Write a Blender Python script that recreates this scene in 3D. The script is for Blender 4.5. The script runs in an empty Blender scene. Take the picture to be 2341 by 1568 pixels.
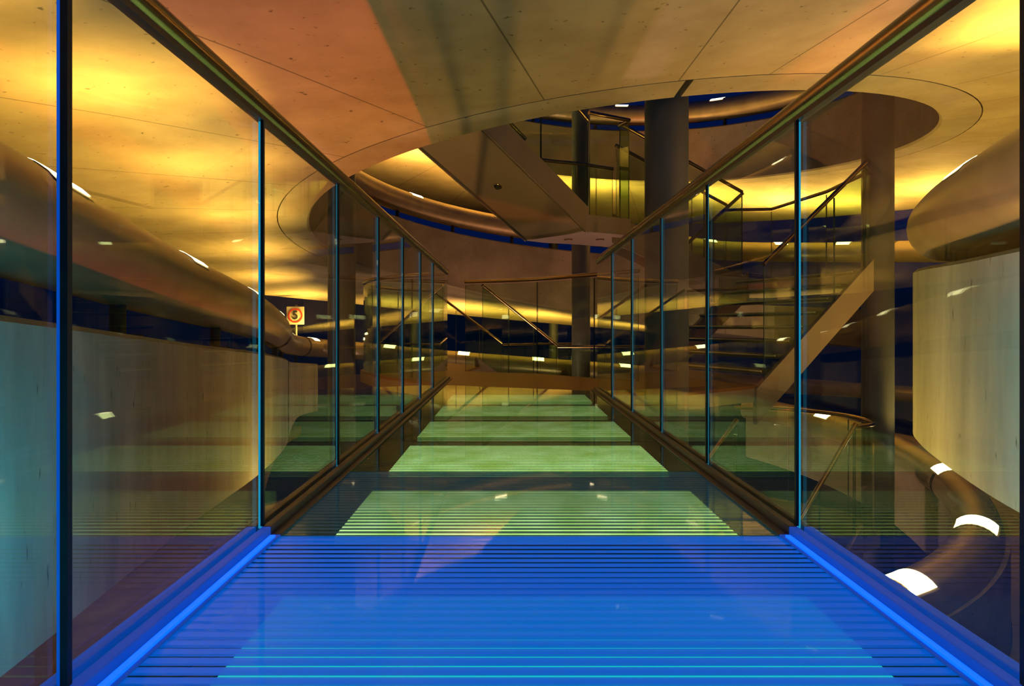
import bpy, bmesh, math, random
from mathutils import Vector, Matrix
random.seed(4)
S = bpy.context.scene
COL = S.collection
PI = math.pi

# ------------------------------------------------------------------ camera, world, exposure
F, U0, V0, HC = 1415.0, 1165.0, 746.0, 0.60      # focal length in pixels, vanishing point, eye height
cam_d = bpy.data.cameras.new('camera')
cam_d.sensor_width = 36.0
cam_d.lens = 36.0 * F / 2341.0
cam_d.shift_x = (1170.5 - U0) / 2341.0
cam_d.shift_y = -(784.0 - V0) / 2341.0
cam_d.clip_start = 0.02
cam_d.clip_end = 200
cam = bpy.data.objects.new('camera', cam_d)
cam.location = (0, 0, HC)
cam.rotation_euler = (PI / 2, 0, 0)
COL.objects.link(cam)
S.camera = cam

W = bpy.data.worlds.new('night_sky')
S.world = W
W.use_nodes = True
_n = W.node_tree.nodes
_tc = _n.new('ShaderNodeTexCoord'); _sp = _n.new('ShaderNodeSeparateXYZ'); _cr = _n.new('ShaderNodeValToRGB')
W.node_tree.links.new(_tc.outputs['Generated'], _sp.inputs[0]); W.node_tree.links.new(_sp.outputs[2], _cr.inputs[0])
_cr.color_ramp.elements[0].position = 0.035; _cr.color_ramp.elements[0].color = (0.0006, 0.003, 0.014, 1)
_cr.color_ramp.elements[1].position = 0.14; _cr.color_ramp.elements[1].color = (0.0004, 0.0052, 0.042, 1)
W.node_tree.links.new(_cr.outputs[0], _n['Background'].inputs[0])
_n['Background'].inputs[1].default_value = 1.0

S.view_settings.view_transform = 'Standard'
S.view_settings.look = 'None'
S.view_settings.gamma = 1
S.view_settings.use_curve_mapping = False
S.view_settings.exposure = 0.0
S.cycles.use_denoising = True
S.cycles.max_bounces = 14
S.cycles.diffuse_bounces = 1
S.cycles.transparent_max_bounces = 40
S.cycles.sample_clamp_indirect = 4.0
S.cycles.caustics_reflective = False
S.cycles.caustics_refractive = False


def lamp(name, kind, loc, color, power, **kw):
    d = bpy.data.lights.new(name, kind)
    d.color = color
    d.energy = power
    for k, v in kw.items():
        if k not in ('rot', 'parent', 'aim'):
            setattr(d, k, v)
    o = bpy.data.objects.new(name, d)
    o.location = loc
    if 'aim' in kw:
        o.rotation_euler = (Vector(kw['aim']) - Vector(loc)).to_track_quat('-Z', 'Y').to_euler()
    if 'rot' in kw:
        o.rotation_euler = kw['rot']
    if kw.get('parent'):
        o.parent = kw['parent']
    COL.objects.link(o)
    return o


WARM = (1.0, 0.53, 0.085)
ORANGE = (1.0, 0.13, 0.015)
# floodlight at the bottom of the stair well, then an added unseen fill lamp
lamp('pit_flood_and_fill', 'SPOT', (-1.22, 2.6, -5.2), ORANGE, 1400, spot_size=1.75, spot_blend=0.5, shadow_soft_size=0.10, aim=(0.3, 3.2, 2.4))
lamp('pit_flood_and_fill', 'SPOT', (1.3, 8.4, -5.4), (1.0, 0.52, 0.36), 750, spot_size=2.4, spot_blend=0.6, shadow_soft_size=0.15, aim=(1.0, 11.5, 2.0))  # added fill that lifts the back wall and the stair undersides
# added hidden spots on the lower landing, brightening the curved parapet wall behind it
for _x in (-1.2, 0.6, 2.4):
    lamp('wall_fill_spot', 'SPOT', (_x, 10.9, -0.7), (1.0, 0.47, 0.22), 90, spot_size=2.0, spot_blend=0.8, shadow_soft_size=0.15, aim=(_x * 1.25 - 0.1, 12.6, 1.9))

# ------------------------------------------------------------------ materials
MATS = {}


def nodes_of(name):
    m = bpy.data.materials.new(name)
    m.use_nodes = True
    nt = m.node_tree
    b = nt.nodes['Principled BSDF']
    return m, nt, b


def link(nt, a, b):
    nt.links.new(a, b)


def concrete(name, base, dark, scale=3.0, rough=0.8, streak=0.0, joints=False):
    m, nt, b = nodes_of(name)
    N = nt.nodes.new
    tc = N('ShaderNodeTexCoord')
    mp = N('ShaderNodeMapping')
    mp.inputs['Scale'].default_value = (1, 1, 1 - 0.85 * streak)
    link(nt, tc.outputs['Object'], mp.inputs['Vector'])
    n1 = N('ShaderNodeTexNoise'); n1.inputs['Scale'].default_value = scale; n1.inputs['Detail'].default_value = 10
    n1.inputs['Roughness'].default_value = 0.62
    link(nt, mp.outputs[0], n1.inputs['Vector'])
    r1 = N('ShaderNodeValToRGB')
    r1.color_ramp.elements[0].position = 0.3; r1.color_ramp.elements[0].color = (*dark, 1)
    r1.color_ramp.elements[1].position = 0.7; r1.color_ramp.elements[1].color = (*base, 1)
    link(nt, n1.outputs['Fac'], r1.inputs['Fac'])
    # small pores
    n2 = N('ShaderNodeTexNoise'); n2.inputs['Scale'].default_value = scale * 12; n2.inputs['Detail'].default_value = 3
    link(nt, mp.outputs[0], n2.inputs['Vector'])
    r2 = N('ShaderNodeValToRGB')
    r2.color_ramp.elements[0].position = 0.24; r2.color_ramp.elements[0].color = (0.25, 0.25, 0.25, 1)
    r2.color_ramp.elements[1].position = 0.33; r2.color_ramp.elements[1].color = (1, 1, 1, 1)
    link(nt, n2.outputs['Fac'], r2.inputs['Fac'])
    mx = N('ShaderNodeMix'); mx.data_type = 'RGBA'; mx.blend_type = 'MULTIPLY'; mx.inputs[0].default_value = 1
    link(nt, r1.outputs[0], mx.inputs[6]); link(nt, r2.outputs[0], mx.inputs[7])
    col = mx.outputs[2]
    if joints:
        # formwork joints running radially from the middle of the ramp, kinked a little by noise
        sub = N('ShaderNodeVectorMath'); sub.operation = 'SUBTRACT'; sub.inputs[1].default_value = (CX, CY, 0)
        link(nt, tc.outputs['Object'], sub.inputs[0])
        sp = N('ShaderNodeSeparateXYZ'); link(nt, sub.outputs[0], sp.inputs[0])
        at = N('ShaderNodeMath'); at.operation = 'ARCTAN2'
        link(nt, sp.outputs[0], at.inputs[0]); link(nt, sp.outputs[1], at.inputs[1])
        step = math.radians(13.0)
        d = N('ShaderNodeMath'); d.operation = 'MULTIPLY_ADD'; d.inputs[1].default_value = 1 / step; d.inputs[2].default_value = 40.27
        link(nt, at.outputs[0], d.inputs[0])
        fr = N('ShaderNodeMath'); fr.operation = 'FRACT'; link(nt, d.outputs[0], fr.inputs[0])
        ce = N('ShaderNodeMath'); ce.operation = 'SUBTRACT'; ce.inputs[1].default_value = 0.5; link(nt, fr.outputs[0], ce.inputs[0])
        ab = N('ShaderNodeMath'); ab.operation = 'ABSOLUTE'; link(nt, ce.outputs[0], ab.inputs[0])
        ln = N('ShaderNodeVectorMath'); ln.operation = 'LENGTH'; link(nt, sub.outputs[0], ln.inputs[0])
        wd = N('ShaderNodeMath'); wd.operation = 'MULTIPLY'; link(nt, ab.outputs[0], wd.inputs[0]); link(nt, ln.outputs['Value'], wd.inputs[1])
        gt = N('ShaderNodeMath'); gt.operation = 'GREATER_THAN'; gt.inputs[1].default_value = 0.006 / step
        link(nt, wd.outputs[0], gt.inputs[0])
        mr = N('ShaderNodeMapRange'); mr.inputs[3].default_value = 0.35; mr.inputs[4].default_value = 1.0
        link(nt, gt.outputs[0], mr.inputs[0])
        m2 = N('ShaderNodeMix'); m2.data_type = 'RGBA'; m2.blend_type = 'MULTIPLY'; m2.inputs[0].default_value = 1
        link(nt, col, m2.inputs[6]); link(nt, mr.outputs[0], m2.inputs[7])
        col = m2.outputs[2]
    link(nt, col, b.inputs['Base Color'])
    b.inputs['Roughness'].default_value = rough
    bp = N('ShaderNodeBump'); bp.inputs['Strength'].default_value = 0.12; bp.inputs['Distance'].default_value = 0.02
    link(nt, n1.outputs['Fac'], bp.inputs['Height']); link(nt, bp.outputs[0], b.inputs['Normal'])
    return m


def plain(name, base, rough=0.5, metal=0.0, var=0.12, scale=8.0):
    m, nt, b = nodes_of(name)
    N = nt.nodes.new
    tc = N('ShaderNodeTexCoord')
    n1 = N('ShaderNodeTexNoise'); n1.inputs['Scale'].default_value = scale; n1.inputs['Detail'].default_value = 6
    link(nt, tc.outputs['Object'], n1.inputs['Vector'])
    r1 = N('ShaderNodeValToRGB')
    r1.color_ramp.elements[0].position = 0.25; r1.color_ramp.elements[0].color = (*[c * (1 - var) for c in base], 1)
    r1.color_ramp.elements[1].position = 0.75; r1.color_ramp.elements[1].color = (*[min(1, c * (1 + var)) for c in base], 1)
    link(nt, n1.outputs['Fac'], r1.inputs['Fac']); link(nt, r1.outputs[0], b.inputs['Base Color'])
    mr = N('ShaderNodeMapRange'); mr.inputs[3].default_value = rough * 0.85; mr.inputs[4].default_value = min(1, rough * 1.15)
    link(nt, n1.outputs['Fac'], mr.inputs[0]); link(nt, mr.outputs[0], b.inputs['Roughness'])
    b.inputs['Metallic'].default_value = metal
    return m


def emit(name, color, strength):
    m, nt, b = nodes_of(name)
    b.inputs['Base Color'].default_value = (0.05, 0.05, 0.05, 1)
    b.inputs['Emission Color'].default_value = (*color, 1)
    b.inputs['Emission Strength'].default_value = strength
    return m


def fresnel(nt, ior=1.5):
    N = nt.nodes.new
    g = N('ShaderNodeNewGeometry')
    mr = N('ShaderNodeMapRange'); mr.inputs[3].default_value = ior; mr.inputs[4].default_value = 1 / ior
    link(nt, g.outputs['Backfacing'], mr.inputs[0])
    fr = N('ShaderNodeFresnel'); link(nt, mr.outputs[0], fr.inputs['IOR'])
    return fr.outputs[0]


def glass(name, tint, ior=1.5, rough=0.0, dust=0.0):
    """thin clear sheet glass: each face lets light straight through with a tint and mirrors by the Fresnel law"""
    m, nt, b = nodes_of(name)
    N = nt.nodes.new
    nt.nodes.remove(b)
    out = nt.nodes['Material Output']
    t = N('ShaderNodeBsdfTransparent'); t.inputs[0].default_value = (*tint, 1)
    g = N('ShaderNodeBsdfGlossy'); g.inputs['Roughness'].default_value = rough
    g.inputs['Color'].default_value = (1, 1, 1, 1)
    mx = N('ShaderNodeMixShader')
    link(nt, fresnel(nt, ior), mx.inputs[0]); link(nt, t.outputs[0], mx.inputs[1]); link(nt, g.outputs[0], mx.inputs[2])
    last = mx.outputs[0]
    link(nt, last, out.inputs['Surface'])
    return m


def striped_glass(name, strip_color, glow, glow_strength, cover, ior=1.33):
    """walkable glass with printed cross strips every 31 mm; glow paints light onto the strips as emission"""
    m, nt, b = nodes_of(name)
    N = nt.nodes.new
    out = nt.nodes['Material Output']
    tc = N('ShaderNodeTexCoord')
    sp = N('ShaderNodeSeparateXYZ'); link(nt, tc.outputs['Object'], sp.inputs[0])
    mu = N('ShaderNodeMath'); mu.operation = 'MULTIPLY'; mu.inputs[1].default_value = 1 / 0.0315
    link(nt, sp.outputs[1], mu.inputs[0])
    fr = N('ShaderNodeMath'); fr.operation = 'FRACT'; link(nt, mu.outputs[0], fr.inputs[0])
    lt = N('ShaderNodeMath'); lt.operation = 'LESS_THAN'; lt.inputs[1].default_value = 0.60
    link(nt, fr.outputs[0], lt.inputs[0])
    cv = N('ShaderNodeMath'); cv.operation = 'MULTIPLY'; cv.inputs[1].default_value = cover
    link(nt, lt.outputs[0], cv.inputs[0])
    t = N('ShaderNodeBsdfTransparent'); t.inputs[0].default_value = (0.80, 0.95, 0.88, 1)
    b.inputs['Base Color'].default_value = (*strip_color, 1)
    b.inputs['Roughness'].default_value = 0.6
    b.inputs['Emission Color'].default_value = (*glow, 1)
    b.inputs['Emission Strength'].default_value = glow_strength
    m1 = N('ShaderNodeMixShader')
    link(nt, cv.outputs[0], m1.inputs[0]); link(nt, t.outputs[0], m1.inputs[1]); link(nt, b.outputs[0], m1.inputs[2])
    g = N('ShaderNodeBsdfGlossy'); g.inputs['Roughness'].default_value = 0.03
    g.inputs['Color'].default_value = (0.8, 0.8, 0.8, 1)
    m2 = N('ShaderNodeMixShader')
    link(nt, fresnel(nt, ior), m2.inputs[0]); link(nt, m1.outputs[0], m2.inputs[1]); link(nt, g.outputs[0], m2.inputs[2])
    link(nt, m2.outputs[0], out.inputs['Surface'])
    return m


# ------------------------------------------------------------------ the ramp helix (angles in degrees: 0 left, 90 back, 180 right, 270 front; it descends)
CX, CY, RR, ZH, PITCH = 1.29, 8.73, 4.27, 4.27, 2.53
WALL_T, WALL_H = 0.35, 1.04
R_OUT = 7.8
TUBE_R, TUBE_DZ = 0.20, 1.39


def rad_add(phi):
    """the lower turn swings outward where it passes under the bridge"""
    t = min(1, max(0, (phi - 905) / 75))
    return 0.45 * t * t * (3 - 2 * t)


def hp(phi, r, dz=0.0):
    a = math.radians(phi)
    r = r + rad_add(phi)
    return Vector((CX - r * math.cos(a), CY + r * math.sin(a), ZH - PITCH * phi / 360.0 + dz))


def sag(phi):
    """the slab edge dips below the even helix along the back of the middle turn"""
    return -0.22 * min(1.6, max(0.0, (phi - 408) / 45.0)) if phi < 600 else 0.0


CONC = concrete('board_marked_concrete', (0.36, 0.31, 0.25), (0.23, 0.19, 0.15), 2.2, 0.75)
SOFF = concrete('soffit_concrete', (0.42, 0.35, 0.26), (0.27, 0.21, 0.15), 1.6, 0.7, joints=True)
WALLC = concrete('wall_concrete', (0.44, 0.46, 0.42), (0.22, 0.24, 0.22), 3.0, 0.7, streak=0.9)
DECK = concrete('deck_screed', (0.20, 0.15, 0.11), (0.12, 0.09, 0.07), 5.0, 0.7)
TUBE = plain('bronze_painted_tube', (0.40, 0.32, 0.22), 0.38, 0.55, 0.15, 5)
DARKM = plain('dark_rubber', (0.02, 0.02, 0.022), 0.6)
DARKST = plain('dark_steel', (0.10, 0.09, 0.08), 0.35, 0.6)
RAIL = plain('brass_handrail', (0.42, 0.31, 0.19), 0.22, 1.0, 0.1, 20)
COLM = plain('grey_column_paint', (0.055, 0.066, 0.11), 0.5, 0.0, 0.1, 3)
STEEL = plain('painted_steel_stringer', (0.31, 0.245, 0.225), 0.45, 0.1, 0.08, 4)
SOFP = plain('stair_soffit_panel', (0.30, 0.225, 0.195), 0.5, 0.0, 0.06, 2)
NOSE = plain('tread_nosing', (0.75, 0.66, 0.45), 0.35, 0.3)
TREAD = plain('dark_tread', (0.05, 0.045, 0.04), 0.5)
WOODM = plain('oiled_timber_landing', (0.21, 0.08, 0.032), 0.42, 0.0, 0.3, 6)
CHANNEL = plain('anodised_channel', (0.13, 0.13, 0.16), 0.45, 0.1)
GLASS = glass('clear_balustrade_glass', (0.90, 0.96, 0.91), 1.38)
GLASSG = glass('green_balustrade_glass', (0.84, 0.92, 0.80), 1.5)
EDGE_C = emit('painted_glow_edge_cyan', (0.02, 0.42, 0.80), 0.8)  # light carried to the panel edges is painted on as emission
EDGE_D = emit('painted_glow_edge_dim', (0.02, 0.30, 0.52), 0.45)  # weaker painted glow for the farther panels
EDGE_B = emit('painted_glow_edge_blue', (0.0, 0.09, 0.80), 0.75)
EDGE_G = plain('polished_glass_edge', (0.02, 0.06, 0.055), 0.2)
TILE_BLUE = striped_glass('painted_glow_blue_strip_glass', (0.005, 0.03, 0.10), (0.0, 0.13, 0.78), 0.70, 0.90, 1.10)  # blue glow put into the strip emission instead of lighting the glass
TILE_TEAL = striped_glass('painted_spill_teal_strip_glass', (0.10, 0.16, 0.17), (0.0, 0.05, 0.09), 0.5, 0.75)  # faint blue spill from the next tile, painted as strip emission
TILE = striped_glass('strip_glass', (0.20, 0.22, 0.14), (0, 0, 0), 0, 0.5)
CHANNEL_GLOW = emit('channel_painted_glow', (0.0, 0.075, 0.60), 0.55)  # blue light falling on the near channel, painted as emission
FILL_CYAN = emit('added_cyan_fill', (0.0, 0.40, 0.7), 1.5)  # glow of the strips added to go with the wall fill lamps
LED = emit('blue_led_tape', (0.0, 0.06, 1.0), 3.0)
FRAME = plain('underfloor_frame', (0.10, 0.09, 0.085), 0.5)
LENS = emit('lamp_lens', (1.0, 0.80, 0.45), 9.0)
LENSRIM = plain('lamp_rim', (0.55, 0.40, 0.22), 0.4, 0.4)


# ------------------------------------------------------------------ mesh helpers
class MB:
    def __init__(self):
        self.v, self.f, self.m = [], [], []

    def add(self, verts, faces, mi=0):
        o = len(self.v)
        self.v += [tuple(p) for p in verts]
        self.f += [tuple(i + o for i in f) for f in faces]
        self.m += [mi] * len(faces)
        return self

    def box(self, x0, x1, y0, y1, z0, z1, mi=0):
        v = [(x, y, z) for z in (z0, z1) for y in (y0, y1) for x in (x0, x1)]
        return self.add(v, [(0, 2, 3, 1), (4, 5, 7, 6), (0, 1, 5, 4), (2, 6, 7, 3), (0, 4, 6, 2), (1, 3, 7, 5)], mi)

    def rings(self, rings, closed=True, caps=True, mi=0):
        n = len(rings[0])
        o = len(self.v)
        for r in rings:
            self.v += [tuple(p) for p in r]
        for i in range(len(rings) - 1):
            for j in range(n if closed else n - 1):
                k = (j + 1) % n
                self.f.append((o + i * n + j, o + i * n + k, o + (i + 1) * n + k, o + (i + 1) * n + j)); self.m.append(mi)
        if caps and closed:
            self.f.append(tuple(o + j for j in range(n))[::-1]); self.m.append(mi)
            self.f.append(tuple(o + (len(rings) - 1) * n + j for j in range(n))); self.m.append(mi)
        return self

    def tube(self, path, r, n=14, mi=0):
        path = [Vector(p) for p in path]
        rr = r if isinstance(r, (list, tuple)) else [r] * len(path)
        rings = []
        for i, p in enumerate(path):
            a, b = path[max(0, i - 1)], path[min(len(path) - 1, i + 1)]
            t = (b - a).normalized()
            up = Vector((0, 0, 1)) if abs(t.z) < 0.95 else Vector((0, 1, 0))
            s = t.cross(up).normalized(); w = s.cross(t).normalized()
            rings.append([p + (s * math.cos(2 * PI * k / n) + w * math.sin(2 * PI * k / n)) * rr[i] for k in range(n)])
        return self.rings(rings, mi=mi)

    def prism(self, poly, z0, z1, mi=0):
        n = len(poly)
        v = [(x, y, z0) for x, y in poly] + [(x, y, z1) for x, y in poly]
        f = [(i, (i + 1) % n, n + (i + 1) % n, n + i) for i in range(n)]
        f += [tuple(range(n))[::-1], tuple(range(n, 2 * n))]
        return self.add(v, f, mi)

    def build(self, name, mats, parent=None, smooth=0, bevel=0.0):
        me = bpy.data.meshes.new(name)
        if not isinstance(mats, (list, tuple)):
            mats = [mats]
        bm = bmesh.new()
        vs = [bm.verts.new(p) for p in self.v]
        for f, mi in zip(self.f, self.m):
            try:
                fc = bm.faces.new([vs[i] for i in f])
                fc.material_index = mi
            except ValueError:
                pass
        bmesh.ops.recalc_face_normals(bm, faces=bm.faces)
        big = [f for f in bm.faces if len(f.verts) > 4]
        if big:
            bmesh.ops.triangulate(bm, faces=big)
        bm.to_mesh(me); bm.free()
        for m in mats:
            me.materials.append(m)
        o = bpy.data.objects.new(name, me)
        COL.objects.link(o)
        if parent:
            o.parent = parent
        if bevel:
            md = o.modifiers.new('bevel', 'BEVEL'); md.width = bevel; md.segments = 2; md.limit_method = 'ANGLE'
        if smooth:
            for p in me.polygons:
                p.use_smooth = True
            me.set_sharp_from_angle(angle=math.radians(smooth))
        return o


def tag(o, label=None, cat=None, group=None, kind=None):
    if label: o['label'] = label
    if cat: o['category'] = cat
    if group: o['group'] = group
    if kind: o['kind'] = kind
    return o


def thing(name, label, cat, group=None, loc=(0, 0, 0)):
    o = bpy.data.objects.new(name, None)
    o.empty_display_size = 0.1
    o.location = loc
    COL.objects.link(o)
    return tag(o, label, cat, group)


def structure(o):
    o['kind'] = 'structure'
    return o


def smoothpath(pts, per=8):
    """Catmull-Rom through the given points"""
    P = [Vector(p) for p in pts]
    P = [P[0] * 2 - P[1]] + P + [P[-1] * 2 - P[-2]]
    out = []
    for i in range(1, len(P) - 2):
        a, b, c, d = P[i - 1], P[i], P[i + 1], P[i + 2]
        for k in range(per):
            t = k / per
            out.append(0.5 * ((2 * b) + (c - a) * t + (2 * a - 5 * b + 4 * c - d) * t * t + (3 * b - a - 3 * c + d) * t ** 3))
    out.append(P[-2])
    return out


def band(path, side, t, h, lean=0.0):
    """rings of a wall section: path = bottom inner edge, thickness to `side` (+1 = left of travel), height h"""
    rings = []
    for i, p in enumerate(path):
        a, b = path[max(0, i - 1)], path[min(len(path) - 1, i + 1)]
        d = Vector((b.x - a.x, b.y - a.y, 0)).normalized()
        nrm = Vector((-d.y, d.x, 0)) * side
        e = 0.02
        q = p + nrm * t
        up = Vector((0, 0, 1))
        rings.append([p + up * e, p + up * (h - e), p + nrm * e + up * h, q - nrm * e + up * h, q + up * (h - e), q])
    return rings


def hrange(a, b, step=3.0):
    n = max(1, int(abs(b - a) / step))
    return [a + (b - a) * i / n for i in range(n + 1)]


# ------------------------------------------------------------------ ramp slabs (structure)
def slab(name, p0, p1, r_in=RR + 0.012, r_out=R_OUT, th=0.24):
    mb = MB()
    for seg in [hrange(p0, p1)]:
        mb.rings([[hp(p, r_in, sag(p)), hp(p, (r_in + r_out) / 2, -0.10 + sag(p)), hp(p, r_out, -0.24 + sag(p)), hp(p, r_out, th), hp(p, r_in, th)] for p in seg])
    return structure(mb.build(name, [SOFF], None, 40))


def parapet(name, p0, p1):
    mb = MB()
    e = 0.025
    rin = RR - WALL_T
    mb.rings([[hp(p, rin, e + sag(p)), hp(p, rin + e, sag(p)), hp(p, RR, sag(p)), hp(p, RR, WALL_H), hp(p, rin + e, WALL_H), hp(p, rin, WALL_H - e)] for p in hrange(p0, p1)])
    return structure(mb.build(name, [CONC], None, 40))


slab('ceiling', -30, 505)
slab('floor_ramp', 860, 1000)
parapet('wall_inner', -30, 269.5)
parapet('wall_inner', 270.3, 488)
parapet('wall_lower', 860, 1000)

# parapet walls flanking the bridge
LW = smoothpath([(-0.95, -1.0, -0.24), (-1.20, 0.4, -0.32), (-1.43, 1.74, -0.405), (-1.80, 3.5, -0.535), (-2.11, 5.26, -0.66),
                 (-2.60, 7.2, -0.81), (-3.38, 9.6, -0.99), (-4.03, 11.9, -1.14), (-4.15, 13.4, -1.25)], 6)
structure(MB().rings(band(LW, 1, WALL_T, WALL_H)).build('wall_left', [WALLC], None, 40))
RW = smoothpath([(1.50, 0.2, -0.15), (1.72, 1.4, -0.14), (1.945, 2.34, -0.134), (2.12, 2.90, -0.125), (2.36, 3.55, -0.10), (2.62, 4.0, -0.08),
                 (3.05, 4.30, -0.05), (3.7, 4.55, 0.0), (5.0, 5.0, 0.08), (6.4, 6.4, 0.2)], 6)
structure(MB().rings(band(RW, -1, WALL_T, WALL_H)).build('wall_right', [WALLC], None, 40))
# deck slabs behind those two walls
dl = [(p.x - 0.36, p.y) for p in LW] + [(-8.4, 14.2), (-7.4, 6.9), (-6.5, 2.0), (-5.5, -1.0)]
structure(MB().prism(dl, -1.75, -1.55).build('floor_left', [DECK]))
dr = [(p.x + 0.38, p.y - 0.02) for p in RW[:22]] + [(3.9, 4.2), (5.3, 4.6), (6.8, 6.3), (9.5, 5.0), (8.5, 0.2)]
structure(MB().prism(dr, -0.10, 0.05).build('floor_right', [DECK]))
structure(MB().box(-40, 40, -20, 60, -6.4, -6.2).build('ground', [DECK]))


TILT = -0.52
# ------------------------------------------------------------------ tube rails with lamps
def tube_rail(label, path, lamps, power=18.0, spread=125, tilt=0.0, aims=None, rings_at=(), posts=None, group='big lamp tubes on the ramp parapets'):
    t = thing('tube_rail', label, 'tube rail', group)
    MB().tube(path, TUBE_R, 24).build('tube', TUBE, t, 40)
    P = [Vector(p) for p in path]
    L = [0.0]
    for i in range(1, len(P)):
        L.append(L[-1] + (P[i] - P[i - 1]).length)

    def at(s):
        for i in range(1, len(P)):
            if L[i] >= s:
                k = (s - L[i - 1]) / max(1e-6, L[i] - L[i - 1])
                return P[i - 1].lerp(P[i], k), (P[i] - P[i - 1]).normalized()
        return P[-1], (P[-1] - P[-2]).normalized()

    for s in lamps:
        pw = power(s) if callable(power) else power
        for w, off, mat, nm in ((0.13, 0.006, LENS, 'lamp'),):
            rg, rg2 = [], []
            for q in range(7):
                p, d = at(s + w * (q / 3 - 1))
                sd = d.cross(Vector((0, 0, 1))).normalized(); up = sd.cross(d).normalized()
                rg.append([p + (sd * math.sin(a) + up * math.cos(a)) * (TUBE_R + off) for a in [math.radians(x) for x in range(-48, 49, 12)]])
                rg2.append([p + (sd * math.sin(a) + up * math.cos(a)) * (TUBE_R + 0.004) for a in [math.radians(x) for x in range(-56, 57, 14)]])
            lo = MB().rings(rg, closed=False, caps=False).build('lamp', LENS, t, 60)
            p0, d0 = at(s - w - 0.022); p1, d1 = at(s + w + 0.022)
            fr = []
            for q in range(7):
                p, d = at(s + (w + 0.02) * (q / 3 - 1))
                sd = d.cross(Vector((0, 0, 1))).normalized(); up = sd.cross(d).normalized()
                fr.append([p + (sd * math.sin(a) + up * math.cos(a)) * (TUBE_R + 0.003) for a in [math.radians(x) for x in range(-54, 55, 12)]])
            MB().rings(fr, closed=False, caps=False).build('lamp_rim', LENSRIM, lo, 60)
        p, d = at(s)
        lamp('tube_lamp', 'AREA', p + Vector((0, 0, TUBE_R + 0.05)), WARM, pw, shape='RECTANGLE', size=0.22, size_y=0.22, spread=math.radians(spread(s) if callable(spread) else spread),
             parent=t, **({'aim': aims[s]} if aims and s in aims else {'rot': (PI + tilt, 0, math.atan2(d.y, d.x))}))
    for s in rings_at:
        for k in (-0.02, 0.02):
            p, d = at(s + k)
            MB().tube([p - d * 0.007, p + d * 0.007], TUBE_R + 0.006, 24).build('joint_ring', DARKM, t, 40)
    for s in (posts or []):
        p, d = at(s)
        mb = MB(); mb.tube([p + Vector((0, 0, -0.40)), p + Vector((0, 0, -TUBE_R + 0.03))], 0.035, 10)
        mb.box(p.x - 0.09, p.x + 0.09, p.y - 0.05, p.y + 0.05, p.z - 0.36, p.z - 0.335)
        mb.build('bracket', DARKM, t, 40)
    return t


def helix_tube(p0, p1):
    return [hp(p, RR - WALL_T / 2, TUBE_DZ) for p in hrange(p0, p1, 2.5)]


def helix_lamps(p0, p1, skip=()):
    """arc positions for lamps every 27 degrees in phase with the photograph"""
    out = []
    per = (RR - WALL_T / 2) * PI / 180
    for k in range(-8, 60):
        p = 104 + 27 * k
        if p0 + 4 < p < p1 - 4 and p not in skip:
            out.append((p - p0) * per * 1.006)
    return out


tube_rail('thick bronze tube rail with lamps around the topmost turn against the night sky', helix_tube(-30, 260), helix_lamps(-30, 260), 42, spread=165, posts=[x * 1.3 for x in range(1, 15)])
mid = helix_tube(300, 470)
mid += smoothpath([tuple(mid[-1] + Vector((0.25, -0.05, -0.02))), (4.4, 12.9, 2.18), (6.2, 12.7, 2.12), (7.3, 11.4, 1.98), (7.4, 9.3, 1.75), (6.6, 6.9, 1.5), (5.2, 5.25, 1.36), (4.2, 4.80, 1.32)], 6)[0:]
tube_rail('thick bronze tube rail sweeping along the middle turn behind the stairs', mid, helix_lamps(300, 470) + [13.7, 15.2, 16.4, 18.3], 115, spread=162, posts=[x * 1.3 + 0.4 for x in range(1, 9)], rings_at=[17.4])
_ht = helix_tube(860, 985)
low = [p + Vector((-0.08, 0, -0.50 + 0.25 * i / (len(_ht) - 1))) for i, p in enumerate(_ht)]
low += smoothpath([tuple(low[-1] + Vector((-0.5, -0.22, -0.03))), (0.6, 3.75, -1.55), (-1.2, 4.5, -1.80), (-3.1, 6.5, -2.08), (-4.3, 8.6, -2.3), (-4.05, 10.8, -2.65), (-2.6, 12.4, -2.95)], 6)
tube_rail('thick bronze tube rail with glaring lamps curving low beneath the bridge', low, [1.6, 4.55, 6.35, 7.95, 9.5, 13.2], lambda s: 40 if s < 9 else 36, spread=120, aims={9.5: (2.4, 3.1, 0.3), 13.2: (-2.15, 5.3, -0.1)}, posts=[x * 1.3 + 0.4 for x in range(1, 14)], rings_at=[4.6, 17.6])  # last two lamps are added out of sight, aimed to warm the walls
lt = [p + Vector((-0.17, 0, TUBE_DZ)) for p in LW]
lt = lt[:-3] + smoothpath([(-4.2, 13.4, 0.14), (-3.5, 14.1, 0.05), (-2.3, 14.2, -0.07), (-1.0, 14.2, -0.19), (0.6, 14.15, -0.31), (3.0, 14.3, -0.50), (6.0, 15.2, -0.8), (9.0, 16.0, -1.05), (12.0, 14.5, -1.2)], 6)
tube_rail('thick bronze tube rail above the left teal concrete wall', lt, [1.6, 3.2, 4.8, 6.4, 8.2, 10.2, 12.4, 14.6, 16.6, 18.3, 20.0, 22.0], lambda s: 19 if s < 4 else (34 if s < 13 else 80), spread=lambda s: 90 if s < 4 else (118 if s < 13 else 150), tilt=TILT, rings_at=[14.2], posts=[0.8, 2.4, 4.0, 5.6, 7.0, 9.0, 11.0])
rt = [p for p in smoothpath([(1.62, 0.2, 1.25), (1.86, 1.4, 1.24), (2.10, 2.34, 1.22), (2.28, 2.90, 1.215), (2.50, 3.45, 1.215), (2.78, 3.95, 1.22), (3.2, 4.25, 1.25), (3.6, 4.22, 1.27), (4.1, 4.0, 1.29)], 6)]
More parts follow.
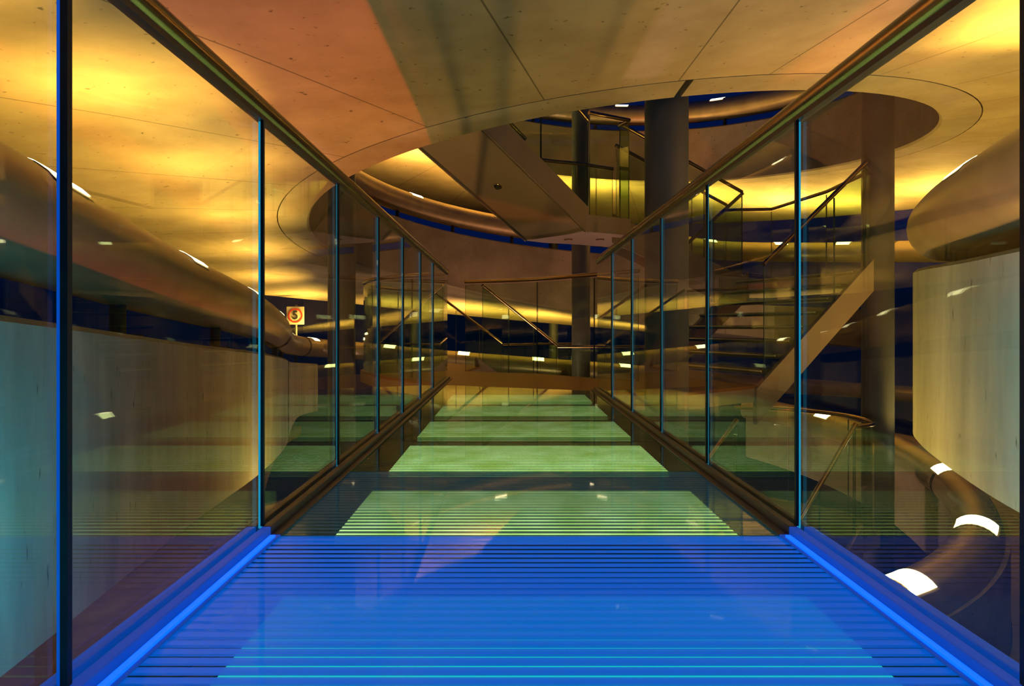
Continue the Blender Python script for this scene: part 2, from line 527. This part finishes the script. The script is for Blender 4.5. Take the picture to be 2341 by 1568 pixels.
tube_rail('thick bronze tube rail bending round the end of the right concrete wall', rt, [0.5, 1.7, 2.9, 4.1, 5.2], 26, spread=84, tilt=-TILT, rings_at=[4.75], posts=[1.0, 2.2, 3.3])

# ------------------------------------------------------------------ columns
for (x, y, lab) in ((1.28, 5.05, 'tall grey round column beside the bridge end, widest of the columns in view'),
                    (4.46, 7.5, 'tall grey round column behind the stair with open treads'),
                    (1.36, 11.8, 'slim grey round column behind the brown timber landing'),
                    (-2.17, 8.0, 'tall grey round column behind the left glass balustrade')):
    mb = MB(); mb.tube([(x, y, -6.2), (x, y, 6.5)], 0.175, 32)
    tag(mb.build('column', COLM, None, 40), lab, 'column', 'round columns of the stair tower')

mb = MB(); mb.tube([(1.22, 17.2, -6.2), (1.22, 17.2, 3.4)], 0.13, 24)
tag(mb.build('column', COLM, None, 40), 'thin far column at the outer edge of the ramp behind the lower glass landing', 'column', 'round columns of the stair tower')

# ------------------------------------------------------------------ bridge floor
XL, XR = -0.71, 0.826
YJ = [-0.6, 0.19, 0.985, 1.772, 2.56, 3.36, 4.14, 4.94, 5.74]
br = thing('glass_bridge', 'glass-floored footbridge glowing blue near and green further along', 'footbridge')
LB_G = emit('green_white_light_box', (0.40, 0.72, 0.22), 0.9)


def lightbox(name, strength=1.65):
    m, nt, b = nodes_of(name)
    N = nt.nodes.new
    tc = N('ShaderNodeTexCoord'); n1 = N('ShaderNodeTexNoise'); n1.inputs['Scale'].default_value = 7; n1.inputs['Detail'].default_value = 2
    link(nt, tc.outputs['Object'], n1.inputs['Vector'])
    r = N('ShaderNodeValToRGB')
    r.color_ramp.elements[0].position = 0.3; r.color_ramp.elements[0].color = (0.46, 0.66, 0.13, 1)
    r.color_ramp.elements[1].position = 0.72; r.color_ramp.elements[1].color = (0.80, 1.0, 0.42, 1)
    link(nt, n1.outputs['Fac'], r.inputs['Fac']); link(nt, r.outputs[0], b.inputs['Emission Color'])
    b.inputs['Base Color'].default_value = (0.3, 0.4, 0.25, 1)
    b.inputs['Emission Strength'].default_value = strength
    return m


LB_C = emit('cyan_light_box', (0.01, 0.42, 0.52), 1.3)
LB_N = lightbox('rippled_green_light_box', 1.75)
LB_F = lightbox('dimmer_green_light_box', 1.15)
fr_ = MB()
fr_.box(XL - 0.05, XR + 0.05, YJ[0], YJ[-1] + 0.05, -0.20, -0.16)
fr_.build('base_plate', FRAME, br)
lit = [0.46, 0.46, 0.46, 0.60, 0.71, 0.735, 0.755, 0.76]
for i in range(len(YJ) - 1):
    y0, y1 = YJ[i], YJ[i + 1]
    mat = TILE_BLUE if i < 3 else (TILE_TEAL if i == 3 else TILE)
    if i == len(YJ) - 2:
        v = [(XL, y0, 0), (XR, y0, 0), (XR, y1, 0), (XL, y1 + 0.62, 0), (XL, y0, -0.022), (XR, y0, -0.022), (XR, y1, -0.022), (XL, y1 + 0.62, -0.022)]
        MB().add(v, [(0, 1, 2, 3), (4, 7, 6, 5), (0, 4, 5, 1), (1, 5, 6, 2), (2, 6, 7, 3), (3, 7, 4, 0)]).build('floor_tile', mat, br)
    else:
        MB().box(XL, XR, y0 + 0.004, y1 - 0.004, -0.022, 0).build('floor_tile', mat, br)
    MB().box(XL, XR, y1 - 0.035, y1 + 0.0, -0.16, -0.023).build('cross_beam', FRAME, br)
    MB().box(-0.525, 0.69, max(y0 + 0.01, y0 * 1.05 - 0.004), y0 + lit[i], -0.08, -0.03).build('light_panel', LB_C if i < 3 else (LB_N if i < 5 else LB_F), br)
for s, nm in ((-1, 'l'), (1, 'r')):
    xe = XL if s < 0 else XR
    a, b2 = (XL - 0.02, XL + 0.0) if s < 0 else (XR, XR + 0.02)
    MB().box(a, b2, YJ[0], YJ[-1], -0.16, -0.026).build('edge_beam', FRAME, br)


# ------------------------------------------------------------------ bridge balustrades
def bridge_balustrade(side, joints, label):
    t = thing('glass_balustrade', label, 'balustrade', 'balustrades of the glass bridge')
    x = XL if side < 0 else XR
    x0, x1 = (x - 0.011, x) if side < 0 else (x, x + 0.011)
    for i in range(len(joints) - 1):
        a, b = joints[i] + 0.004, joints[i + 1] - 0.004
        if i and joints[i] > 2:
            x0, x1 = (x - 0.008, x) if side < 0 else (x, x + 0.008)
        elif joints[i] < 1.2:
            x0, x1 = (x - 0.014, x) if side < 0 else (x, x + 0.014)
        else:
            x0, x1 = (x - 0.011, x) if side < 0 else (x, x + 0.011)
        mb = MB(); mb.box(x0, x1, a, b, 0.02, 1.21)
        p = mb.build('glass_panel', [GLASS, EDGE_B if joints[i] < 1.2 else (EDGE_C if joints[i] < 2.0 else EDGE_D), EDGE_G], t)
        for f in p.data.polygons:
            if abs(f.normal.y) > 0.9:
                f.material_index = 1 if f.normal.y < 0 else 0
    y0, y1 = joints[0], joints[-1]
    xm = (x0 + x1) / 2
    hr = MB(); hr.tube([(xm, y0, 1.226), (xm, y1 + 0.02, 1.226)], 0.027, 20)
    h = hr.build('handrail', RAIL, t, 40)
    MB().box(xm - 0.012, xm + 0.012, y0, y1, 1.188, 1.206).build('rail_channel', DARKST, h)
    sg = 1 if side < 0 else -1
    for ya, yb, mt, nm in ((y0, 1.765, CHANNEL_GLOW, 'glow_channel'), (1.765, y1, CHANNEL, 'base_channel')):
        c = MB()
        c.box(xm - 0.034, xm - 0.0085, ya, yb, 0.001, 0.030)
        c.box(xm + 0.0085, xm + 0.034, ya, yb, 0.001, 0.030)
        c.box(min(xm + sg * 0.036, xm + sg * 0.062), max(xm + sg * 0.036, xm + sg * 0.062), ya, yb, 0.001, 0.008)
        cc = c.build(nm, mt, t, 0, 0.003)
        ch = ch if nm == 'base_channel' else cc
    os_ = MB(); os_.box(xm - sg * 0.055 - 0.004, xm - sg * 0.055 + 0.004, -0.5, 1.9, -0.09, -0.05)
    os_.build('added_fill_strip', FILL_CYAN, t)  # strip added as a source for the fill lamp below
    lamp('wall_fill_light', 'AREA', (xm - sg * 0.075, 0.8 if side < 0 else 1.2, -0.07), (0.0, 0.45, 0.66), 18 if side < 0 else 34, shape='RECTANGLE', size=0.05, size_y=2.2,
         rot=(0, sg * PI * 0.60, 0), parent=t)  # added lamp that tints the side wall cyan
    lx = xm + sg * 0.048
    MB().box(lx - 0.007, lx + 0.007, y0, 1.74, 0.008, 0.014).build('led_tape', LED, ch)
    MB().box(xm - sg * 0.036 - 0.003, xm - sg * 0.036 + 0.003, y0, 1.74, 0.001, 0.012).build('led_tape', LED, ch)
    for yj in joints[1:-1]:
        MB().box(min(x, x + sg * (0.012 if yj < 1.2 else 0.008)), max(x, x + sg * (0.012 if yj < 1.2 else 0.008)), yj - 0.008, yj + 0.003, 0.03, 1.19).build('gasket', DARKM, t)
    return t


bridge_balustrade(-1, [-0.6, 0.19, 0.985, 1.772, 2.556, 3.346, 4.12, 4.93, 5.74, 7.07], 'glass balustrade with brass handrail along the left side of the bridge')
bridge_balustrade(1, [-0.6, 0.19, 0.985, 1.775, 2.585, 3.37, 4.18, 4.99, 5.84], 'glass balustrade with brass handrail along the right side of the bridge')


# ------------------------------------------------------------------ landings, stairs
def glass_run(parent, pts, splits, h=1.16, rail_h=1.2, glass=GLASSG, rail_r=0.024, smooth=False, rail=True, base=0.0):
    """pts = floor line of a balustrade; splits = indices where panels start and end"""
    P = [Vector(p) for p in pts]
    for a, b in zip(splits[:-1], splits[1:]):
        seg = P[a:b + 1]
        rings = []
        for i, p in enumerate(seg):
            q0, q1 = seg[max(0, i - 1)], seg[min(len(seg) - 1, i + 1)]
            d = Vector((q1.x - q0.x, q1.y - q0.y, 0)).normalized()
            n = Vector((-d.y, d.x, 0)) * 0.006
            e = d * (0.006 if i == 0 else (-0.006 if i == len(seg) - 1 else 0))
            z0, z1 = Vector((0, 0, base)), Vector((0, 0, h))
            rings.append([p + e - n + z0, p + e + n + z0, p + e + n + z1, p + e - n + z1])
        g = MB().rings(rings).build('glass_panel', [glass, EDGE_G], parent)
        n = len(g.data.polygons)
        g.data.polygons[n - 1].material_index = 1; g.data.polygons[n - 2].material_index = 1
    if rail:
        MB().tube([p + Vector((0, 0, rail_h)) for p in P], rail_r, 14).build('handrail', RAIL, parent, 40)


def landing(label, poly, z, th, mat, runs=(), edge=STEEL):
    t = thing('landing', label, 'landing')
    MB().prism(poly, z - 0.03, z).build('landing_floor', mat, t)
    MB().prism(poly, z - th, z - 0.03).build('landing_slab', edge, t)
    for pts, sp in runs:
        glass_run(t, pts, sp)
    return t


def flight(label, near0, far0, direc, run, drop, n, glass_sides=(1, 1), solid=None):
    """stair flight from the edge near0-far0 along direc; drop < 0 goes down, > 0 goes up"""
    t = thing('staircase', label, 'staircase')
    d = Vector((*direc, 0)).normalized()
    A, B = Vector(near0), Vector(far0)
    for k in range(n):
        z = drop * (k + (1 if drop > 0 else 0.5)) / n if drop > 0 else drop * (k + 1) / (n)
        a = A + d * (run * k / n); b = B + d * (run * k / n)
        w = d * (run / n + 0.02)
        zz = A.z + z - (0.0 if drop > 0 else 0)
        v = []
        for zc in (zz - 0.045, zz):
            for p in (a, b, b + w, a + w):
                v.append((p.x, p.y, zc))
        tr = MB().add(v, [(0, 3, 2, 1), (4, 5, 6, 7), (0, 1, 5, 4), (1, 2, 6, 5), (2, 3, 7, 6), (3, 0, 4, 7)]).build('tread', TREAD, t)
        e0, e1 = (a, b) if drop > 0 else (a + w, b + w)
        off = -d * 0.004 if drop > 0 else d * 0.004
        MB().tube([e0 + off + Vector((0, 0, zz - e0.z - 0.012)), e1 + off + Vector((0, 0, zz - e1.z - 0.012))], 0.010, 6).build('nosing', NOSE, tr)
    for s, P in ((0, A), (1, B)):
        side = (A - B).normalized() if s == 0 else (B - A).normalized()
        e = P + d * run + Vector((0, 0, drop))
        rings = []
        for p in (P - d * 0.12 + Vector((0, 0, -0.12 * drop / run)), P, e, e + d * 0.1 + Vector((0, 0, 0.1 * drop / run))):
            q = p + side * 0.05
            lo, hi = Vector((0, 0, -0.30)), Vector((0, 0, 0.06))
            rings.append([p + lo, p + hi, q + hi, q + lo])
        MB().rings(rings).build('stringer', STEEL, t)
        if glass_sides[s]:
            o = side * 0.025
            m_ = 3
            pts = [P + o + (e - P) * (i / m_) for i in range(m_ + 1)]
            glass_run(t, [tuple(p + Vector((0, 0, 0.03))) for p in pts], list(range(m_ + 1)))
    return t


# main brown landing at the end of the bridge
poly = [(-0.71, 6.36), (-0.95, 6.75), (-1.55, 7.45), (-2.05, 8.5), (-2.12, 9.5), (-1.75, 10.15), (-1.33, 10.6), (-0.43, 9.4), (-0.62, 8.3),
        (0.35, 7.9), (1.0, 7.2), (1.4, 7.02), (1.82, 7.93), (2.58, 6.34), (1.6, 5.62), (0.9, 5.62), (0.826, 5.74)]
left_run = smoothpath([(-0.74, 7.07, 0), (-1.15, 7.3, 0), (-1.62, 7.75, 0), (-2.0, 8.5, 0), (-2.06, 9.3, 0), (-1.8, 10.0, 0), (-1.36, 10.5, 0)], 5)
right_run = [(-0.60, 8.32, 0), (-0.1, 8.15, 0), (0.35, 7.86, 0), (0.70, 7.5, 0), (0.98, 7.16, 0), (1.40, 6.7, 0)]
landing('brown timber landing with glass balustrades at the far end of the bridge', poly, 0.0, 0.16, WOODM,
        [(left_run, [0, 5, 10, 15, 20, 25, 30]), (right_run, [0, 2, 4, 5])])

# flight going down behind the landing, and its lower landing
flight('short flight of steps going down behind the brown timber landing', (-0.43, 9.4, 0), (-1.33, 10.6, 0), (0.8, 0.6), 1.5, -0.94, 6)
landing('lower landing with horizontal handrails below the brown timber landing', [(0.77, 10.3), (-0.13, 11.5), (0.6, 12.0), (1.9, 11.9), (2.9, 11.2), (2.7, 10.3)], -0.94, 0.16, DECK,
        [([(-0.13, 11.5, -0.94), (0.6, 11.95, -0.94), (1.2, 12.0, -0.94)], [0, 1, 2]), ([(0.80, 10.33, -0.94), (1.7, 10.33, -0.94), (2.6, 10.33, -0.94)], [0, 1, 2])])

# right stair rising from the landing to the half landing
flight('open-tread staircase with pale nosings rising to the right of the bridge', (2.58, 6.34, 0), (1.82, 7.93, 0), (0.9, 0.43), 1.60, 1.226, 8)
landing('half landing at the head of the open-tread staircase', [(4.02, 7.03), (3.26, 8.62), (3.3, 9.75), (4.1, 9.7), (4.35, 8.4), (4.25, 7.3)], 1.226, 0.18, DECK,
        [([(4.02, 7.03, 1.226), (4.25, 7.3, 1.226), (4.3, 8.4, 1.226), (4.08, 9.65, 1.226), (3.35, 9.72, 1.226)], [0, 1, 2, 3, 4])])

# lower flight and its landing to the right, beneath the bridge
landing('lower half landing with curved handrail beneath the open-tread staircase', [(2.56, 6.9), (3.66, 6.6), (4.1, 6.85), (4.15, 7.6), (3.5, 8.2), (2.9, 8.2)], -1.67, 0.18, DECK,
        [(smoothpath([(3.66, 6.6, -1.67), (4.0, 6.8, -1.67), (4.05, 7.4, -1.67), (3.6, 8.0, -1.67), (2.95, 8.15, -1.67)], 4), [0, 4, 8, 12, 16])])
flight('lowest flight of steps running down beneath the right side of the bridge', (3.66, 6.6, -1.67), (2.56, 6.9, -1.67), (-0.81, -0.58), 2.2, -1.64, 10)

# flight from the upper landing down to the half landing
flight('upper flight of steps running down from the upper landing to the half landing', (1.38, 7.75, 1.9), (1.48, 8.62, 1.9), (0.90, 0.41), 2.02, -0.67, 4)
ul = thing('landing', 'upper landing with two round downlights in its underside', 'landing')
upoly = [(0.20, 7.94), (0.45, 8.15), (0.90, 8.32), (1.45, 8.62), (1.36, 7.75), (1.47, 7.5), (0.916, 7.2)]
MB().prism(upoly, 1.70, 1.90).build('landing_slab', STEEL, ul)
glass_run(ul, [tuple(p) for p in smoothpath([(0.23, 7.96, 1.9), (0.46, 8.13, 1.9), (0.90, 8.29, 1.9), (1.18, 8.44, 1.9), (1.43, 8.58, 1.9)], 4)], [0, 4, 8, 12, 16], h=0.85, rail_h=0.88)
glass_run(ul, [(0.93, 7.24, 1.9), (1.45, 7.51, 1.9), (1.37, 7.72, 1.9)], [0, 1, 2])
for x in (0.74, 1.14):
    r = MB(); r.tube([(x, 7.8, 1.688), (x, 7.8, 1.705)], 0.055, 20)
    dlo = r.build('downlight', RAIL, ul, 40)
    MB().tube([(x, 7.8, 1.683), (x, 7.8, 1.69)], 0.042, 20).build('downlight_lens', SOFP, dlo, 40)

# overhead flight rising from the upper landing towards the viewer
oh = thing('staircase', 'overhead stair flight seen from below with a smooth flat underside', 'staircase')
A, B = Vector((0.197, 7.94, 1.70)), Vector((0.916, 7.20, 1.70))
D = Vector((-0.717, -0.697, 0.512))
LEN = 3.3
ab = (B - A).normalized()
up = Vector((0, 0, 1))


def quadbox(p, q, r, s, h):
    v = [p, q, r, s] + [x + up * h for x in (p, q, r, s)]
    return MB().add(v, [(0, 3, 2, 1), (4, 5, 6, 7), (0, 1, 5, 4), (1, 2, 6, 5), (2, 3, 7, 6), (3, 0, 4, 7)])


a0, b0 = A + ab * 0.052, B - ab * 0.052
quadbox(a0, b0, b0 + D * LEN, a0 + D * LEN, 0.05).build('soffit_panel', SOFP, oh)
for p, q in ((A, A + ab * 0.018), (B - ab * 0.018, B)):
    quadbox(p - up * 0.012, q - up * 0.012, q + D * LEN - up * 0.012, p + D * LEN - up * 0.012, 0.30).build('stringer', STEEL, oh)
for k in range(9):
    p = A + ab * 0.018 + D * (0.25 + 0.30 * k) + up * 0.27
    q = B - ab * 0.018 + D * (0.25 + 0.30 * k) + up * 0.27
    dd = Vector((D.x, D.y, 0)) * 0.28
    quadbox(p, q, q + dd, p + dd, 0.04).build('tread', TREAD, oh)
glass_run(oh, [tuple(B - ab * 0.009 + D * (k * 0.8) + up * 0.28) for k in range(5)], [0, 1, 2, 3, 4], h=0.98, rail_h=1.02)
glass_run(oh, [tuple(A + ab * 0.009 + D * (k * 0.8) + up * 0.28) for k in range(5)], [0, 1, 2, 3, 4], h=0.98, rail_h=1.02)

# dome camera under the overhead flight
nrm = ab.cross(D).normalized()
ray = Vector(((1138 - U0) / F, 1, (V0 - 425) / F))
o0 = Vector((0, 0, HC))
tt = (A - o0).dot(nrm) / ray.dot(nrm)
cpos = o0 + ray * tt
if nrm.z > 0:
    nrm = -nrm
dc = thing('dome_camera', 'small round dome camera under the overhead stair flight', 'security camera', None, cpos)
rg = []
for k in range(7):
    a = k / 6 * PI / 2
    rg.append((0.036 * math.cos(a) + 0.0005, 0.03 * math.sin(a)))


def on_axis(rs, name, mat, parent, n=20):
    q = nrm.to_track_quat('Z', 'Y')
    rings = [[q @ Vector((r * math.cos(2 * PI * j / n), r * math.sin(2 * PI * j / n), h)) for j in range(n)] for r, h in rs]
    return MB().rings(rings).build(name, mat, parent, 40)


on_axis([(0.05, 0.0), (0.05, 0.008), (0.042, 0.014)], 'mount', RAIL, dc)
on_axis([(r, h + 0.012) for r, h in rg], 'dome', DARKM, dc)

# ------------------------------------------------------------------ speed sign on a post on the ramp at the left back
sg = thing('road_sign', 'white square speed sign with red ring and black 5 behind the left column', 'road sign', None, (-4.57, 13.2, 0.83))
sg.scale = (1.15, 1.15, 1.15)
WHITE = plain('sign_white', (0.62, 0.58, 0.52), 0.5)
RED = plain('sign_red', (0.55, 0.04, 0.02), 0.5)
BLACK = plain('sign_black', (0.02, 0.02, 0.02), 0.5)
MB().box(-0.16, 0.16, 0, 0.012, -0.165, 0.165).build('panel', WHITE, sg)
n = 32
ring = [[Vector((r * math.cos(2 * PI * j / n), y, r * math.sin(2 * PI * j / n))) for j in range(n)] for r, y in ((0.135, 0), (0.135, -0.004), (0.108, -0.004), (0.108, 0))]
MB().rings(ring, caps=False).build('red_ring', RED, sg)
fc = bpy.data.curves.new('digit', 'FONT'); fc.body = '5'; fc.size = 0.22; fc.extrude = 0.003; fc.align_x = 'CENTER'; fc.align_y = 'CENTER'; fc.offset = 0.004
fo = bpy.data.objects.new('digit', fc); fo.rotation_euler = (PI / 2, 0, 0); fo.location = (0, -0.004, 0); fo.parent = sg
COL.objects.link(fo)
bpy.context.view_layer.update()
dm = bpy.data.meshes.new_from_object(fo.evaluated_get(bpy.context.evaluated_depsgraph_get()))
dm.materials.clear(); dm.materials.append(BLACK)
bpy.data.objects.remove(fo)
fo = bpy.data.objects.new('digit', dm); fo.rotation_euler = (PI / 2, 0, 0); fo.location = (0, -0.004, 0); fo.parent = sg
COL.objects.link(fo)
MB().tube([(0, 0.035, -1.45), (0, 0.035, 0.2)], 0.025, 12).build('post', DARKM, sg, 40)
